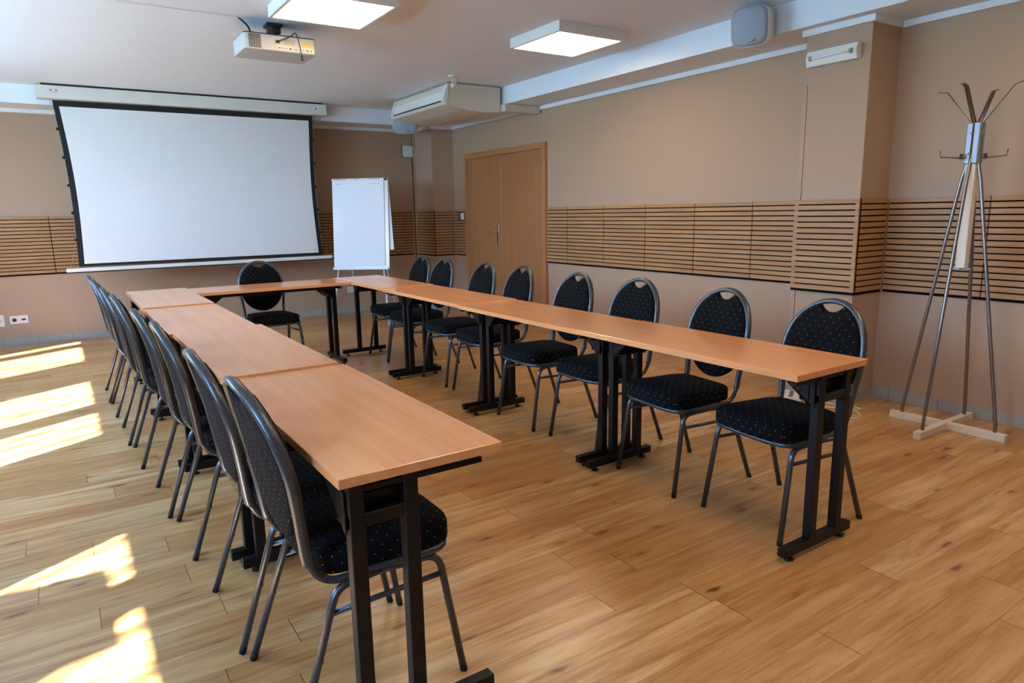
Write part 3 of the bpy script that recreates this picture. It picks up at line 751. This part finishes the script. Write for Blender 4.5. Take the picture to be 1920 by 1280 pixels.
# ------------------------------------------------------------------ loudspeakers
def speaker(loc, rz, w, hgt, d, label, tilt=.1):
    t = thing('wall_speaker', label, 'speaker', loc, rz, 'white wall speakers with grey grilles')
    # local: front at -y, back narrower; rounded front view
    def lo(kx, kz, y_, n=36):
        r = []
        for i in range(n):
            a = 2*PI*i/n; ca, sa = math.cos(a), math.sin(a); e_ = .5
            r.append((w/2*kx*math.copysign(abs(ca)**e_, ca), y_, hgt/2*kz*math.copysign(abs(sa)**e_, sa)))
        return r
    def bulge(r, amt): return [(x, y_-amt*(1-(2*x/w)**2*.9), z) for x, y_, z in r]
    Mt = Matrix.Rotation(tilt, 4, 'X')
    b = MB(); b.rings([[tuple(Mt @ Vector(p)) for p in lo(*q)] for q in ((.55, .6, d/2), (.85, .88, d*.42), (.97, .98, d*.2), (1., 1., -d*.1), (1, 1, -d*.42))]); b.build('cabinet', M_plastic, t)
    g = MB(); g.rings([[tuple(Mt @ Vector(p)) for p in q] for q in (lo(.97, .97, -d*.42), bulge(lo(.97, .97, -d*.45), .012), bulge(lo(.8, .8, -d*.46), .018), bulge(lo(.4, .4, -d*.47), .022))]); g.build('grille', M_grill, t)
    bg_ = MB().sweep([tuple(Mt @ Vector((.0, -d*.5-.018, -hgt*.36))), tuple(Mt @ Vector((.05, -d*.5-.016, -hgt*.36)))], .0045, .006, 8); bg_.build('badge', M_chrome, t)
    MB().box(-.02, .02, d*.35, d*.5+.06, -.03, .03, .003).build('bracket', M_dark if False else M_plastic, t)
    return t
# front normal is local -y; rotated so that it looks into the room
speaker((4.075, 3.13, 2.516), math.atan2(-.30, -.95)+PI/2, .250, .255, .19, 'grey-fronted white speaker on the right wall beam near the pillar')
speaker((3.955, 8.36, 2.475), math.atan2(-.83, -.50)+PI/2, .32, .262, .18, 'grey-fronted white speaker in the far corner beneath the air conditioner')

# ------------------------------------------------------------------ small fixtures
el_ = thing('emergency_light', 'white tube light fitting high on the pillar beside the coat rack', 'light', (PX-.002, 2.685, 2.278))
MB().box(-.05, 0, -.172, .172, -.047, .047, .003).build('housing', M_plastic, el_)
MB().prism([(-.05, .047), (-.064, .0), (-.05, -.047)], -.172, .172, 'y').build('reflector', M_plastic, el_)
MB().sweep([(-.070, -.13, .0), (-.070, .13, .0)], .0075, n=12).build('tube', M_tube, el_)
for s in (-1, 1): MB().box(-.078, -.05, s*.14-.008, s*.14+.008, -.014, .014, .002).build('lamp_holder', M_grey, el_)

rt = thing('wall_router', 'small white box fixed to the back wall beside the corner pillar', 'router', (4.262, YB, 2.184))
MB().rings([[(x, -.002, z) for x, z in rrect(-.080, .080, -.080, .080, .018)], [(x, -.028, z) for x, z in rrect(-.080, .080, -.080, .080, .018)], [(x, -.034, z) for x, z in rrect(-.072, .072, -.072, .072, .018)]], smooth=False).build('cover', M_plastic, rt)
MB().box(-.084, .090, -.014, 0, -.084, .084, .003).build('backplate', M_dark, rt)
tag(MB().box(4.296, 4.308, YB-.030, YB-.001, .08, 2.10, .002).box(4.312, 4.322, YB-.012, YB-.001, 2.27, ZC, .002).build('cable_duct', M_wall), 'tan cable duct running down the back wall from the small white box', 'cable duct')
tag(MB().box(CX-.030, CX-.0, YB-.075, YB-.063, .08, ZC, .002).build('cable_duct', M_wall), 'tan cable duct running down the corner pillar side', 'cable duct')

sw = thing('light_switch', 'white light switch in a black frame left of the door', 'switch', (XR-.020, 8.175, 1.279))
MB().box(-.010, 0, -.060, .085, -.062, .062, .003).build('frame', M_dark, sw)
for s in (-1, 1): MB().box(-.016, -.010, -.018+s*.024-.022, -.018+s*.024+.022, -.045, .045, .002).build('rocker', M_plastic, sw)
def outlet(x, z, w, h, label, kinds, y=YB):
    t = thing('wall_outlet', label, 'outlet', (x, y, z), 0, 'white wall outlets')
    MB().box(-w/2, w/2, -.010, 0, -h/2, h/2, .003).build('plate', M_plastic, t)
    n = len(kinds)
    for i, k in enumerate(kinds):
        xx = -w/2+w*(i+.5)/n
        if k == 'r': MB().lathe([(.021, 0), (.021, .002), (0, .002)], 20, 0, MT(xx, -.010, 0, rx=PI/2)).build('socket', M_socket, t)
        elif k == 's': MB().box(xx-.020, xx+.020, -.012, -.010, -.009, .009).build('port', M_dark, t)
        else: MB().lathe([(.021, 0), (.021, .002), (.015, .002), (.014, .0005), (0, .0005)], 20, 0, MT(xx, -.010, 0, rx=PI/2)).build('socket', M_cream, t)
outlet(-.427, .279, .165, .088, 'white double wall outlet with a dark socket and slot, left of the tables', 'rs')
outlet(-.640, .279, .17, .126, 'white wall outlet leftmost on the back wall', 'ww')
outlet(3.34, .315, .15, .08, 'small white outlet low on the back wall behind the flip chart legs', 'ww')

ps_ = thing('power_strip_box', 'cream box with sockets on top, on the floor behind the nearest right chair', 'power strip', (4.04, 2.66, 0), .52)
MB().box(-.105, .105, -.062, .062, 0, .058, .003).build('box', M_cream, ps_)
MB().box(-.108, .108, -.064, .064, .058, .078, .004).build('lid', M_plastic, ps_)
for k in range(4): MB().lathe([(.016, 0), (.016, .001), (0, .001)], 14, 0, MT(-.066+k*.044, 0, .078)).build('socket', M_dark, ps_)
MB().box(.02, .06, -.0635, -.062, .02, .044).build('badge', M_paper, ps_)
cdp = smooth_path([(4.13, 2.72, .006), (4.25, 2.55, .006), (4.24, 2.36, .006), (4.17, 2.25, .006), (4.08, 2.22, .006), (3.98, 2.30, .006), (3.93, 2.42, .006), (3.99, 2.50, .006), (4.12, 2.47, .014), (4.22, 2.30, .02), (4.30, 2.32, .006), (4.318, 2.44, .006)], 8)
pc_ = MB().sweep(cdp, .0045, n=8).build('power_cord', M_cream, ps_, label='white power cord looping over the floor')
pc_.matrix_parent_inverse = (Matrix.Translation(ps_.location) @ Matrix.Rotation(ps_.rotation_euler.z, 4, 'Z')).inverted()
